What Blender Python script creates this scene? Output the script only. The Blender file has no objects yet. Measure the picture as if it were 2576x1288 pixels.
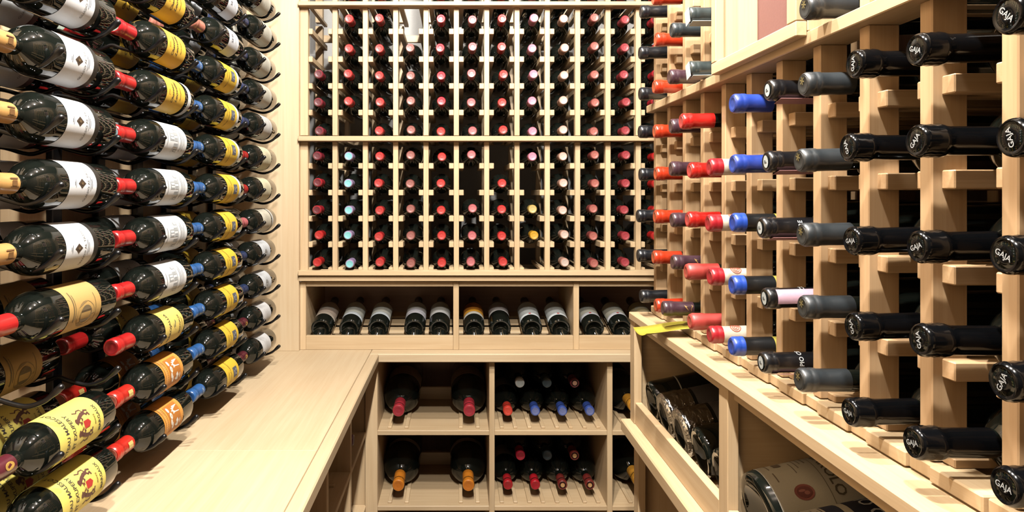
import bpy, bmesh, math, random
from mathutils import Matrix, Vector
random.seed(7)
S = bpy.context.scene
C = S.collection
# ------------------------------------------------------------------ camera
F, PX, PY, W, H = 1690.0, 1148.0, 489.0, 2576.0, 1288.0
EYE = 1.47
cam = bpy.data.cameras.new('camera'); camo = bpy.data.objects.new('camera', cam); C.objects.link(camo)
camo.location = (0, 0, EYE); camo.rotation_euler = (math.pi/2, 0, 0)
cam.sensor_width = 36; cam.lens = 36*F/W
cam.shift_x = (W/2-PX)/W; cam.shift_y = -(H/2-PY)/W
cam.clip_start = 0.02
S.camera = camo
# ------------------------------------------------------------------ world, view
wd = bpy.data.worlds.new('world'); S.world = wd; wd.use_nodes = True
wd.node_tree.nodes['Background'].inputs[0].default_value = (1, .95, .88, 1)
wd.node_tree.nodes['Background'].inputs[1].default_value = 0.0
S.view_settings.view_transform = 'Standard'; S.view_settings.look = 'None'
S.view_settings.gamma = 1; S.view_settings.use_curve_mapping = False
S.view_settings.exposure = 1.17
LAMPS = ((0.10, 88.), (0.65, 84.), (1.20, 62.))     # row of ceiling lamps along the aisle: y, watts
LAMP_X, LAMP_Z = 0.06, 2.75
LAMP_COL = (1.0, 0.965, 0.92)
CEIL = 2.87

# ------------------------------------------------------------------ helpers
def lin(c):
    return tuple(.48*((v/255)/12.92 if v/255 <= .04045 else ((v/255+.055)/1.055)**2.4) for v in c)
MATS = {}
def mat(rgb, rough=.5, metal=0., spec=.5, coat=0., key=None, bump=0, bscale=200):
    k = key or (tuple(rgb), rough, metal, spec, coat, bump)
    if k in MATS: return MATS[k]
    m = bpy.data.materials.new('paint_%d_%d_%d' % tuple(rgb)); m.use_nodes = True
    nt = m.node_tree; b = nt.nodes['Principled BSDF']
    b.inputs['Base Color'].default_value = (*lin(rgb), 1)
    b.inputs['Roughness'].default_value = rough; b.inputs['Metallic'].default_value = metal
    b.inputs['Specular IOR Level'].default_value = spec; b.inputs['Coat Weight'].default_value = coat
    n = nt.nodes.new('ShaderNodeTexNoise'); n.inputs['Scale'].default_value = bscale; n.inputs['Detail'].default_value = 3
    tc = nt.nodes.new('ShaderNodeTexCoord'); nt.links.new(tc.outputs['Object'], n.inputs['Vector'])
    mx = nt.nodes.new('ShaderNodeMix'); mx.data_type = 'RGBA'; mx.blend_type = 'MULTIPLY'; mx.inputs[0].default_value = .18
    mx.inputs[6].default_value = (*lin(rgb), 1); nt.links.new(n.outputs['Fac'], mx.inputs[7]); nt.links.new(mx.outputs[2], b.inputs['Base Color'])
    if bump:
        bp = nt.nodes.new('ShaderNodeBump'); bp.inputs['Strength'].default_value = bump; bp.inputs['Distance'].default_value = .001
        nt.links.new(n.outputs['Fac'], bp.inputs['Height']); nt.links.new(bp.outputs[0], b.inputs['Normal'])
    MATS[k] = m; return m
def wood(axis, light=(237, 207, 165), dark=(219, 186, 142), name='wood', rough=.45):
    k = (name, axis)
    if k in MATS: return MATS[k]
    m = bpy.data.materials.new('%s_grain_%s' % (name, 'xyz'[axis])); m.use_nodes = True
    nt = m.node_tree; N = nt.nodes.new; L = nt.links.new; b = nt.nodes['Principled BSDF']
    tc = N('ShaderNodeTexCoord'); oi = N('ShaderNodeObjectInfo')
    off = N('ShaderNodeVectorMath'); off.operation = 'SCALE'; off.inputs[0].default_value = (7.3, 3.1, 5.7); L(oi.outputs['Random'], off.inputs['Scale'])
    ad = N('ShaderNodeVectorMath'); L(tc.outputs['Object'], ad.inputs[0]); L(off.outputs[0], ad.inputs[1])
    mp = N('ShaderNodeMapping'); sc = [70., 70., 70.]; sc[axis] = 2.5; mp.inputs['Scale'].default_value = sc; L(ad.outputs[0], mp.inputs[0])
    n1 = N('ShaderNodeTexNoise'); n1.inputs['Scale'].default_value = 1; n1.inputs['Detail'].default_value = 4; n1.inputs['Distortion'].default_value = .6; L(mp.outputs[0], n1.inputs['Vector'])
    mp2 = N('ShaderNodeMapping'); sc2 = [420., 420., 420.]; sc2[axis] = 9; mp2.inputs['Scale'].default_value = sc2; L(ad.outputs[0], mp2.inputs[0])
    n2 = N('ShaderNodeTexNoise'); n2.inputs['Scale'].default_value = 1; n2.inputs['Detail'].default_value = 2; L(mp2.outputs[0], n2.inputs['Vector'])
    n3 = N('ShaderNodeTexNoise'); n3.inputs['Scale'].default_value = 4; n3.inputs['Detail'].default_value = 2; L(ad.outputs[0], n3.inputs['Vector'])
    s1 = N('ShaderNodeMath'); s1.operation = 'MULTIPLY_ADD'; s1.inputs[1].default_value = .55; L(n1.outputs['Fac'], s1.inputs[0])
    s2 = N('ShaderNodeMath'); s2.operation = 'MULTIPLY_ADD'; s2.inputs[1].default_value = .25; L(n2.outputs['Fac'], s2.inputs[0]); L(s2.outputs[0], s1.inputs[2])
    s3 = N('ShaderNodeMath'); s3.operation = 'MULTIPLY'; s3.inputs[1].default_value = .2; L(n3.outputs['Fac'], s3.inputs[0]); L(s3.outputs[0], s2.inputs[2])
    rp = N('ShaderNodeValToRGB'); rp.color_ramp.elements[0].position = .34; rp.color_ramp.elements[1].position = .62
    rp.color_ramp.elements[0].color = (*lin(dark), 1); rp.color_ramp.elements[1].color = (*lin(light), 1); L(s1.outputs[0], rp.inputs[0])
    hs = N('ShaderNodeHueSaturation'); vr = N('ShaderNodeMapRange'); vr.inputs['To Min'].default_value = .9; vr.inputs['To Max'].default_value = 1.08
    L(oi.outputs['Random'], vr.inputs['Value']); L(vr.outputs[0], hs.inputs['Value']); L(rp.outputs[0], hs.inputs['Color']); L(hs.outputs[0], b.inputs['Base Color'])
    b.inputs['Roughness'].default_value = rough; b.inputs['Specular IOR Level'].default_value = .35
    bp = N('ShaderNodeBump'); bp.inputs['Strength'].default_value = .12; bp.inputs['Distance'].default_value = .001; L(s1.outputs[0], bp.inputs['Height']); L(bp.outputs[0], b.inputs['Normal'])
    MATS[k] = m; return m
def glass_mat():
    m = bpy.data.materials.new('dark_bottle_glass'); m.use_nodes = True; b = m.node_tree.nodes['Principled BSDF']
    b.inputs['Base Color'].default_value = (.0035, .0045, .0035, 1); b.inputs['Roughness'].default_value = .02
    b.inputs['IOR'].default_value = 1.5; b.inputs['Specular IOR Level'].default_value = .5
    nt = m.node_tree; n = nt.nodes.new('ShaderNodeTexNoise'); n.inputs['Scale'].default_value = 45; tc = nt.nodes.new('ShaderNodeTexCoord')
    nt.links.new(tc.outputs['Object'], n.inputs['Vector']); bp = nt.nodes.new('ShaderNodeBump'); bp.inputs['Strength'].default_value = .04; bp.inputs['Distance'].default_value = .002
    nt.links.new(n.outputs['Fac'], bp.inputs['Height']); nt.links.new(bp.outputs[0], b.inputs['Normal'])
    return m
GLASS = glass_mat()
BLACK = mat((18, 18, 20), .35, .3, .5, bump=.1)
def wrap_mat():
    m = bpy.data.materials.new('clear_plastic_wrap'); m.use_nodes = True; nt = m.node_tree; N = nt.nodes.new; L = nt.links.new
    out = nt.nodes['Material Output']; nt.nodes.remove(nt.nodes['Principled BSDF'])
    g = N('ShaderNodeBsdfGlossy'); g.inputs['Roughness'].default_value = .12; t = N('ShaderNodeBsdfTransparent'); mx = N('ShaderNodeMixShader'); mx.inputs[0].default_value = .5
    n = N('ShaderNodeTexNoise'); n.inputs['Scale'].default_value = 55; n.inputs['Detail'].default_value = 4; bp = N('ShaderNodeBump'); bp.inputs['Strength'].default_value = 1; bp.inputs['Distance'].default_value = .006
    tc = N('ShaderNodeTexCoord'); L(tc.outputs['Object'], n.inputs['Vector']); L(n.outputs['Fac'], bp.inputs['Height']); L(bp.outputs[0], g.inputs['Normal'])
    L(t.outputs[0], mx.inputs[1]); L(g.outputs[0], mx.inputs[2]); L(mx.outputs[0], out.inputs[0]); return m
PLASTIC = wrap_mat()

def tag(o, label, cat=None, group=None, kind=None):
    o['label'] = label
    if cat: o['category'] = cat
    if group: o['group'] = group
    if kind: o['kind'] = kind
    return o
def thing(name, label, cat, loc=(0, 0, 0), group=None, kind=None):
    o = bpy.data.objects.new(name, None); C.objects.link(o); o.empty_display_size = .05
    o.location = loc; tag(o, label, cat, group, kind); return o
def obj(name, me, m, parent=None, loc=(0, 0, 0)):
    o = bpy.data.objects.new(name, me); C.objects.link(o)
    if len(me.materials) == 0: me.materials.append(None)
    o.material_slots[0].link = 'OBJECT'; o.material_slots[0].material = m
    o.location = loc
    if parent: o.parent = parent
    return o
def wloc(o):
    v = Vector((0, 0, 0))
    while o: v += o.location; o = o.parent
    return v
BOX = {}
def box_mesh(dx, dy, dz, bev):
    k = (round(dx, 4), round(dy, 4), round(dz, 4), bev)
    if k in BOX: return BOX[k]
    bm = bmesh.new(); bmesh.ops.create_cube(bm, size=1, matrix=Matrix.Diagonal((dx, dy, dz, 1)))
    if bev: bmesh.ops.bevel(bm, geom=bm.edges[:], offset=min(bev, .3*min(dx, dy, dz)), segments=1, affect='EDGES')
    me = bpy.data.meshes.new('board'); bm.to_mesh(me); bm.free(); BOX[k] = me; return me
def box(name, x0, x1, y0, y1, z0, z1, parent=None, m=None, bev=.0013, axis=None, wname='wood', **kw):
    dx, dy, dz = abs(x1-x0), abs(y1-y0), abs(z1-z0)
    if m is None:
        if axis is None: axis = max(range(3), key=lambda i: (dx, dy, dz)[i])
        m = wood(axis, name=wname, **kw)
    c = Vector(((x0+x1)/2, (y0+y1)/2, (z0+z1)/2))
    if parent: c -= wloc(parent)
    return obj(name, box_mesh(dx, dy, dz, bev), m, parent, c)
def mesh(verts, faces, smooth=False, name='shape'):
    me = bpy.data.meshes.new(name); me.from_pydata(verts, [], faces); me.update()
    if smooth: me.polygons.foreach_set('use_smooth', [True]*len(me.polygons))
    return me
def lathe(prof, n=28, sharp=35, name='lathe'):
    V = []; Fc = []; rings = []
    for r, z in prof:
        if r < 1e-6: rings.append([len(V)]); V.append((0, 0, z))
        else:
            rings.append(list(range(len(V), len(V)+n)))
            V += [(r*math.cos(2*math.pi*i/n), r*math.sin(2*math.pi*i/n), z) for i in range(n)]
    for a, b in zip(rings, rings[1:]):
        for i in range(n):
            j = (i+1) % n
            if len(a) == 1 and len(b) == 1: continue
            if len(a) == 1: Fc.append((a[0], b[j], b[i]))
            elif len(b) == 1: Fc.append((a[i], a[j], b[0]))
            else: Fc.append((a[i], a[j], b[j], b[i]))
    me = mesh(V, Fc, True, name)
    me.set_sharp_from_angle(angle=math.radians(sharp)); return me
def tube(pts, rad, n=8, name='tube'):
    V = []; Fc = []
    for i, p in enumerate(pts):
        p = Vector(p); a = Vector(pts[max(0, i-1)]); b = Vector(pts[min(len(pts)-1, i+1)])
        t = (b-a).normalized(); u = t.orthogonal().normalized() if abs(t.y) > .9 else Vector((0, 1, 0)).cross(t).normalized(); w = t.cross(u)
        r = rad[i] if isinstance(rad, (list, tuple)) else rad
        V += [tuple(p+r*(math.cos(2*math.pi*k/n)*u+math.sin(2*math.pi*k/n)*w)) for k in range(n)]
    for i in range(len(pts)-1):
        for k in range(n):
            Fc.append((i*n+k, i*n+(k+1) % n, (i+1)*n+(k+1) % n, (i+1)*n+k))
    Fc.append(tuple(range(n-1, -1, -1))); Fc.append(tuple(range((len(pts)-1)*n, len(pts)*n)))
    return mesh(V, Fc, True, name)
def smoothpts(P, sub=4):
    out = []
    for i in range(len(P)-1):
        p0, p1, p2, p3 = (Vector(P[max(0, i-1)]), Vector(P[i]), Vector(P[i+1]), Vector(P[min(len(P)-1, i+2)]))
        for k in range(sub):
            t = k/sub
            out.append(tuple(.5*((2*p1)+(p2-p0)*t+(2*p0-5*p1+4*p2-p3)*t*t+(3*p1-p0-3*p2+p3)*t**3)))
    return out+[tuple(P[-1])]
def basis(zdir, xdir, loc):
    z = Vector(zdir).normalized(); x = Vector(xdir); x = (x-x.dot(z)*z).normalized(); y = z.cross(x)
    return Matrix(((x[0], y[0], z[0], loc[0]), (x[1], y[1], z[1], loc[1]), (x[2], y[2], z[2], loc[2]), (0, 0, 0, 1)))
ORD = ['', 'first', 'second', 'third', 'fourth', 'fifth', 'sixth', 'seventh', 'eighth', 'ninth', 'tenth', 'eleventh', 'twelfth', 'thirteenth']

# ---- shapes wrapped on a cylinder: (u around, v along the axis) -> 3D
def wrapmesh(pts, faces, r, smooth=False):
    return mesh([(r*math.cos(u/r), r*math.sin(u/r), v) for u, v in pts], faces, smooth, 'print')
def patch(r, s0, s1, a0, a1, n=24, amid=0):
    V = []; Fc = []
    for i in range(n+1):
        a = math.radians(amid+a0+(a1-a0)*i/n)
        V += [(r*math.cos(a), r*math.sin(a), s0), (r*math.cos(a), r*math.sin(a), s1)]
    for i in range(n): Fc.append((2*i, 2*i+2, 2*i+3, 2*i+1))
    return mesh(V, Fc, True, 'label')
def rects(r, L):
    P = []; Fc = []
    for (u0, u1, v0, v1) in L:
        n = max(1, int(abs(u1-u0)/.005)); b = len(P)
        for i in range(n+1):
            u = u0+(u1-u0)*i/n; P += [(u, v0), (u, v1)]
        for i in range(n): Fc.append((b+2*i, b+2*i+2, b+2*i+3, b+2*i+1))
    me = wrapmesh(P, Fc, r); me['marks'] = len(L); return me
def polys(r, L):
    P = []; Fc = []
    for pl in L:
        b = len(P); P += pl; Fc.append(tuple(range(b, b+len(pl))))
    return wrapmesh(P, Fc, r)
def ell(cu, cv, a, b, n=16): return [(cu+a*math.cos(2*math.pi*i/n), cv+b*math.sin(2*math.pi*i/n)) for i in range(n)]
def textpts(s, size, shear=0):
    cu = bpy.data.curves.new('lettering', 'FONT'); cu.body = s; cu.size = size; cu.align_x = 'CENTER'; cu.align_y = 'CENTER'; cu.shear = shear; cu.resolution_u = 2
    cu.offset = size*.012
    o = bpy.data.objects.new('lettering', cu); C.objects.link(o)
    bpy.context.view_layer.update()
    me = o.to_mesh(); V = [(v.co.x, v.co.y) for v in me.vertices]; Fc = [tuple(p.vertices) for p in me.polygons]
    o.to_mesh_clear(); bpy.data.objects.remove(o); bpy.data.curves.remove(cu)
    return V, Fc
def wraptext(r, s, size, cv, cu=0, shear=0):
    V, Fc = textpts(s, size, shear)
    return wrapmesh([(u+cu, v+cv) for u, v in V], Fc, r)
def flattext(s, size, z, rot=0, shear=0):
    V, Fc = textpts(s, size, shear); c, sn = math.cos(rot), math.sin(rot)
    return mesh([(u*c-v*sn, u*sn+v*c, z) for u, v in V], Fc, False, 'print')

# ------------------------------------------------------------------ lamps on the ceiling
lamp_house = lathe([(.02, 0), (.045, 0), (.045, -.02), (.042, -.05), (.036, -.052), (.03, -.045), (.0, -.04)], 24)
lamp_bulb = lathe([(.0, -.04), (.026, -.044), (.034, -.054), (.028, -.066), (0, -.072)], 16)
em = bpy.data.materials.new('lamp_bulb_glow'); em.use_nodes = True
eb = em.node_tree.nodes['Principled BSDF']; eb.inputs['Emission Color'].default_value = (1, .93, .8, 1); eb.inputs['Emission Strength'].default_value = 600
for i, (y, LAMP_W) in enumerate(LAMPS):
    t = thing('ceiling_lamp', 'small round ceiling spotlight over the aisle, %s from the back wall' % ORD[len(LAMPS)-i], 'lamp', (LAMP_X, y, CEIL), 'ceiling spotlights')
    obj('housing', lamp_house, mat((235, 232, 225), .4), t); obj('bulb', lamp_bulb, em, t)
    ld = bpy.data.lights.new('lamp_light', 'POINT'); ld.energy = LAMP_W; ld.shadow_soft_size = .03; ld.color = LAMP_COL
    lo = bpy.data.objects.new('lamp_light', ld); C.objects.link(lo); lo.parent = t; lo.location = (0, 0, LAMP_Z-CEIL)

# ------------------------------------------------------------------ room shell
YB, YW = 2.394, 2.90           # front of the back rack, back wall
XL, XR = -.79, .86             # side walls
PLASTER = mat((226, 224, 220), .8, bump=.2, key='plaster')
def struct(name, *a, label=None, **k):
    o = box(name, *a, **k); o['kind'] = 'structure'; o['label'] = label or name.replace('_', ' '); return o
struct('floor', XL-.1, XR+.1, -1.7, YW+.1, -.08, 0, m=mat((150, 120, 92), .6, key='floor', bump=.2), bev=0, label='plain tan floor of the wine cellar')
struct('ceiling', XL-.1, XR+.1, -1.7, YW+.1, CEIL, CEIL+.06, m=mat((70, 58, 48), .7, key='ceil', bump=.2), bev=0, label='dark wood ceiling')
struct('wall_back', XL-.1, XR+.1, YW, YW+.08, 0, CEIL, m=PLASTER, bev=0, label='pale plaster wall behind the bottle rack')
struct('wall_left', XL-.08, XL, -1.6, YW, 0, CEIL, m=wood(2, name='wood'), bev=0, label='pale wood panelled wall behind the metal bottle pegs')
struct('wall_right', XR, XR+.08, -1.6, YW, 0, CEIL, m=mat((120, 100, 84), .7, key='wallr'), bev=0, label='dark wall behind the wooden bottle rack')
struct('wall_front', XL-.1, XR+.1, -1.68, -1.6, 0, CEIL, m=mat((58, 50, 44), .7, key='wallf', bump=.2), bev=0, label='dark wall behind the viewer')
struct('trim_1', XL, -.557, 2.376, 2.40, .916, CEIL, m=wood(2, name='pale_wood', light=(231, 206, 169), dark=(219, 190, 150)), bev=.001, label='flat pale wood filler panel in the back left corner')

# ------------------------------------------------------------------ bottle shapes
def prof_bottle(L, r, body, sh, rn, rl):
    P = [(0, .018*L/.29), (r*.35, .015*L/.29), (r*.62, .006*L/.29), (r*.74, .0008), (r*.86, 0), (r*.96, .003), (r, .009)]
    P += [(r, body*.5), (r, body)]
    for i in range(1, 9):
        t = i/8; a = t*math.pi/2
        e = rn+(r-rn)*(math.cos(a)**1.0 if t < .55 else math.cos(a)*(1-.25*(t-.55)))
        P.append((max(e, rn), body+(sh-body)*(math.sin(a)*.55+t*.45)))
    P += [(rn, L*.9), (rl, L*.935), (rl, L*.965), (rn, L*.97), (rn, L*.995), (rn*.8, L), (0, L)]
    return P
KIND = {'bordeaux': dict(L=.29, r=.038, body=.168, sh=.212, rn=.0138, rl=.0150),
        'slim': dict(L=.292, r=.0365, body=.17, sh=.215, rn=.0136, rl=.0148),
        'magnum': dict(L=.355, r=.0485, body=.20, sh=.262, rn=.0150, rl=.0165),
        'jeroboam': dict(L=.455, r=.068, body=.275, sh=.36, rn=.0195, rl=.0205)}
BM = {k: lathe(prof_bottle(**v), 32, 30) for k, v in KIND.items()}
CAPM = {}
def cap_mesh(kind, style, z0=None, z1=None):
    """foil capsule round the neck, open at the bottom; style plain / flared / straight"""
    k = (kind, style, z0, z1)
    if k in CAPM: return CAPM[k]
    v = KIND[kind]; L = v['L']; rn = v['rn']+.0007; rl = v['rl']+.0006
    a = L-(z0 if z0 is not None else (.062 if kind != 'jeroboam' else .085)); b = L-(z1 or 0)
    if style == 'flared':
        P = [(rn, a), (rn, L-.032), (rn+.0008, L-.026), (rl+.0008, L-.024), (rl+.0013, L-.0195), (rl+.0006, L-.016), (rl+.0012, L-.012), (rl+.0004, L-.0085), (rl+.001, L-.0045), (rl+.0002, L-.001), (rl-.0014, L+.0008)]
    elif style == 'wax':
        P = [(rn+.001, a), (rn+.0012, L-.03), (rn+.0022, L-.024), (rl+.001, L-.015), (rl+.0012, L-.006), (rl-.001, L-.0005), (rl-.003, L+.0006)]
    else:
        P = [(rn+.0004, a), (rn+.0002, L-.034), (rn+.0004, L-.0215), (rl+.0002, L-.0195), (rl+.0004, L-.013), (rl-.0001, L-.0115), (rl+.0003, L-.010), (rl+.0002, L-.003), (rl-.0012, L-.0004), (rl-.0022, L+.0006)]
    if z1:
        P = [p for p in P if p[1] < b-1e-5]; P.append((P[-1][0], b))
    elif z0 is not None and z0 < .03:
        Q = [p for p in P if p[1] > a+1e-5]; P = [(Q[0][0], a)]+Q
    if not z1:
        rt = P[-1][0]; P += [(rt*.86, L+.0005), (rt*.80, L-.0002), (rt*.62, L-.0002), (rt*.55, L+.0004), (rt*.28, L+.0004), (rt*.22, L), (0, L)]
    CAPM[k] = lathe(P, 28, 40); return CAPM[k]
def top_mesh(kind, f=.8):
    k = ('top', kind, f)
    if k not in CAPM:
        v = KIND[kind]; L = v['L']; r = v['rl']*f
        CAPM[k] = lathe([(r, L+.0003), (r*.98, L+.0008), (r*.72, L+.0008), (r*.66, L+.0004), (r*.3, L+.0006), (0, L+.0006)], 24)
    return CAPM[k]
FOIL = .32
def bottle(M, kind, cap, label, cat='wine bottle', group=None, design=None, name='wine_bottle', extra=None):
    """cap: dict(side, top, style, bands=[(z0,z1,color)], rough)"""
    t = thing(name, label, cat, (0, 0, 0), group); t.matrix_world = M
    obj('glass_body', BM[kind], GLASS, t)
    cp = None
    if cap:
        rough = cap.get('rough', FOIL); st = cap.get('style', 'plain')
        if cap.get('bands'):
            tz = cap['bands'][0][0]
            cp = obj('capsule', cap_mesh(kind, st, tz, None), mat(cap['side'], rough, coat=.3), t)
            for (z0, z1, col) in cap['bands'][1:]:
                obj('capsule_band', cap_mesh(kind, st, z0, z1), mat(col, rough, coat=.2), t)
        else:
            cp = obj('capsule', cap_mesh(kind, st, cap.get('len')), mat(cap['side'], rough, spec=cap.get('spec', .5), coat=0 if 'spec' in cap else .3), t)
        if cap.get('top'):
            obj('capsule_top', top_mesh(kind, cap.get('f', .8)), mat(cap['top'], rough+.1), cp)
        for (pn, me, m) in cap.get('prints', []): obj(pn, me, m, cp)
    for d in (design or []):
        lb = obj(d['name'], d['mesh'], d['mat'], t)
        for (pn, me, m) in d.get('sub', []):
            o = obj(pn, me, m, lb)
            if me.get('marks', 0) > 1 and pn in ('lettering', 'border', 'engraving'): o['kind'] = 'stuff'   # fine print too small to pick apart
    if extra: extra(t)
    return t

# ------------------------------------------------------------------ label designs (wrapped on the body)
def paper(c): return mat(c, .6, bump=.05, bscale=900)
INK = mat((60, 52, 46), .6); GREY = mat((150, 150, 146), .6); GOLDINK = mat((120, 84, 30), .6)
def lab(kind, s0, s1, col, half=88, sub=(), mid=0, off=.0004, name='label'):
    r = KIND[kind]['r']+off
    return dict(name=name, mesh=patch(r, s0, s1, -half, half, 26, mid), mat=paper(col) if isinstance(col, tuple) else col, sub=list(sub))
rB = KIND['bordeaux']['r']+.0008
def lines(L, r=rB): return rects(r, L)
D = {}
D['guado'] = [lab('bordeaux', .074, .15, (238, 240, 242), 92, [
    ('emblem', polys(rB, [[(0, .1055), (.0078, .116), (0, .1265), (-.0078, .116)]]), mat((70, 55, 40), .5)),
    ('emblem', polys(rB+.0003, [ell(0, .116, .0022, .003, 10)]), mat((112, 92, 62), .5)),
    ('lettering', wraptext(rB, 'GUADO AL TASSO', .0075, .0975), GREY),
    ('lettering', lines([(-.012, .012, .0905, .0915), (-.008, .008, .0868, .0878), (-.003, .003, .135, .1362), (-.006, .006, .1322, .133)]), INK)]),
    dict(name='foot_band', mesh=patch(KIND['bordeaux']['r']+.0003, .061, .0735, -92, 92), mat=mat((38, 36, 32), .4))]
D['leoville'] = [lab('bordeaux', .058, .148, (236, 190, 62), 84, [
    ('lettering', wraptext(rB, 'Chateau', .0125, .118, -.004, .35), INK), ('lettering', wraptext(rB, 'Leoville', .0145, .101, .001, .35), INK),
    ('lettering', wraptext(rB, 'Saint-Julien', .0065, .0825, .0, .3), GOLDINK), ('emblem', polys(rB, [ell(-.002, .134, .006, .004)]), mat((205, 158, 50), .6))])]
D['leoville2'] = D['leoville']+[dict(name='foot_band', mesh=patch(KIND['bordeaux']['r']+.0004, .026, .042, -84, 84), mat=paper((232, 232, 228)))]
def castle(dx=0):
    L = []
    for i in range(5): L.append((-.028+i*.012, -.021+i*.012, .094, .108+.004*(i % 2)))
    L += [(-.03, .032, .0905, .0925), (-.004, .012, .11, .131), (-.03, -.018, .112, .1135), (.018, .03, .113, .1145)]
    return L
D['chateau'] = [lab('bordeaux', .046, .153, (236, 238, 238), 92, [
    ('engraving', lines(castle()), mat((172, 176, 176), .6)),
    ('engraving', rects(rB+.0003, [(-.001, .003, .113, .128), (.005, .009, .113, .128), (-.026, -.023, .096, .104), (.022, .026, .096, .104)]), mat((232, 234, 234), .6)),
    ('lettering', lines([(-.026, .02, .078, .0795), (-.02, .026, .0725, .074), (-.024, .014, .066, .0672), (-.012, .02, .0605, .0615), (-.016, .016, .141, .1425)]), mat((120, 118, 112), .6))])]
D['maroj'] = [lab('bordeaux', .062, .152, (240, 212, 110), 88, [
    ('lettering', wraptext(rB, 'MAROJALLIA', .0115, .128), INK), ('lettering', wraptext(rB, 'MARGAUX', .0085, .082), INK),
    ('emblem', polys(rB, [[(-.012, .1), (.0, .107), (.013, .102), (.008, .099), (.001, .103)], [(-.009, .106), (0, .112), (.007, .108), (0, .109)]]), mat((120, 120, 84), .6)),
    ('lettering', lines([(-.014, .014, .0725, .0735), (-.01, .01, .0695, .0703)]), GOLDINK)])]
def dots(v, n=24, s=.0012): return [(-.05+.1*i/n, -.05+.1*i/n+s*1.4, v, v+s) for i in range(n)]
D['orange'] = [lab('bordeaux', .062, .152, (235, 160, 62), 88, [
    ('picture', rects(rB, [(-.026, .03, .076, .128)]), mat((196, 120, 38), .6)),
    ('picture', polys(rB+.0003, [[(.006, .079), (.022, .079), (.023, .098), (.019, .1), (.0205, .106), (.016, .104), (.014, .111), (.011, .104), (.006, .106), (.008, .098)], ell(-.014, .116, .007, .004, 12), ell(-.006, .12, .006, .004, 12), ell(.006, .117, .007, .005, 12), ell(.02, .12, .006, .004, 12),
        [(-.022, .09), (-.012, .088), (-.004, .093), (-.008, .1), (-.013, .098), (-.016, .106), (-.02, .1)], ell(-.014, .082, .006, .002, 10)]), mat((238, 232, 220), .6)),
    ('border', rects(rB, dots(.137)+dots(.142)+dots(.0665)), mat((240, 226, 190), .6)),
    ('border', rects(rB, [(-.05, .05, .1345, .1355), (-.05, .05, .1455, .1465)]), mat((150, 84, 20), .6))])]
D['gold'] = [lab('bordeaux', .056, .146, (198, 160, 92), 86, [
    ('engraving', polys(rB, [ell(-.012, .1, .022, .024, 20)]), mat((150, 122, 74), .7)),
    ('engraving', polys(rB+.0003, [ell(-.012, .1, .015, .016, 18)]), mat((116, 96, 62), .7)),
    ('lettering', lines([(-.03, .02, .078-.006, .079-.006), (-.02, .03, .132, .1345), (-.016, .024, .128, .1292)]), mat((120, 100, 62), .6))])]
def stroke(P, w):
    out = []
    for a, b in zip(P, P[1:]):
        dx, dy = b[0]-a[0], b[1]-a[1]; l = math.hypot(dx, dy); nx, ny = -dy/l*w/2, dx/l*w/2; ex, ey = dx/l*w*.3, dy/l*w*.3
        out.append([(a[0]-ex+nx, a[1]-ey+ny), (a[0]-ex-nx, a[1]-ey-ny), (b[0]+ex-nx, b[1]+ey-ny), (b[0]+ex+nx, b[1]+ey+ny)])
    return out
def lion(s):
    f = lambda L: [(s*x, y) for x, y in L]
    return (stroke(f([(.011, .1105), (.0145, .104), (.0175, .096), (.018, .0895)]), .0062)+stroke(f([(.018, .0895), (.0135, .086), (.0155, .081), (.011, .080)]), .003)
            +stroke(f([(.0185, .089), (.0215, .0845), (.0195, .079)]), .0032)+stroke(f([(.0145, .104), (.0095, .1), (.0075, .102)]), .0026)+stroke(f([(.0135, .107), (.0085, .109), (.007, .112)]), .0024)
            +stroke(f([(.0195, .09), (.0255, .092), (.0262, .099), (.0228, .104), (.0255, .111)]), .002)+[[(s*.0105+.0042*math.cos(q*math.pi/5), .1145+.004*math.sin(q*math.pi/5)) for q in range(10)]]
            +stroke(f([(.008, .1155), (.0055, .1145)]), .0028))
D['malescot'] = [lab('bordeaux', .046, .168, (240, 222, 110), 88, [
    ('lettering', wraptext(rB, 'CHATEAU MALESCOT', .0108, .145, 0, .1), INK), ('lettering', wraptext(rB, 'ST EXUPERY', .0108, .128, 0, .1), INK),
    ('emblem', polys(rB, lion(1)+lion(-1)), mat((96, 54, 40), .6)), ('emblem', polys(rB+.0003, [[(-.006, .088), (0, .083), (.006, .088), (.006, .101), (-.006, .101)]]), mat((190, 52, 44), .5)),
    ('emblem', polys(rB, [[(-.006, .103), (.006, .103), (.008, .11), (0, .107), (-.008, .11)]]), mat((120, 70, 36), .6)),
    ('lettering', wraptext(rB, 'MARGAUX', .0095, .059), INK), ('lettering', wraptext(rB, 'FRANCE', .0045, .0705), GOLDINK)])]
def shl(strip):
    d = [lab('bordeaux', .05, .142, (240, 200, 56), 82, [
        ('picture', rects(rB, [(-.013, .013, .066, .093)]), mat((92, 96, 108), .6)),
        ('picture', polys(rB+.0003, [[(-.008, .072), (.006, .07), (.008, .077), (0, .076), (-.006, .08)], [(-.006, .084), (.002, .082), (.007, .088), (-.002, .088)]]), mat((172, 176, 180), .6)),
        ('lettering', wraptext(rB, 'SMITH HAUT LAFITTE', .0082, .109), mat((140, 104, 30), .6)), ('lettering', lines([(-.01, .01, .122, .1235), (-.006, .006, .127, .128)]), mat((150, 112, 34), .6))])]
    if strip: d.append(dict(name='foot_band', mesh=patch(KIND['bordeaux']['r']+.0003, .034, .0495, -82, 82), mat=paper((226, 228, 226))))
    return d
D['shl'] = shl(False); D['shl2'] = shl(True)
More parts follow.
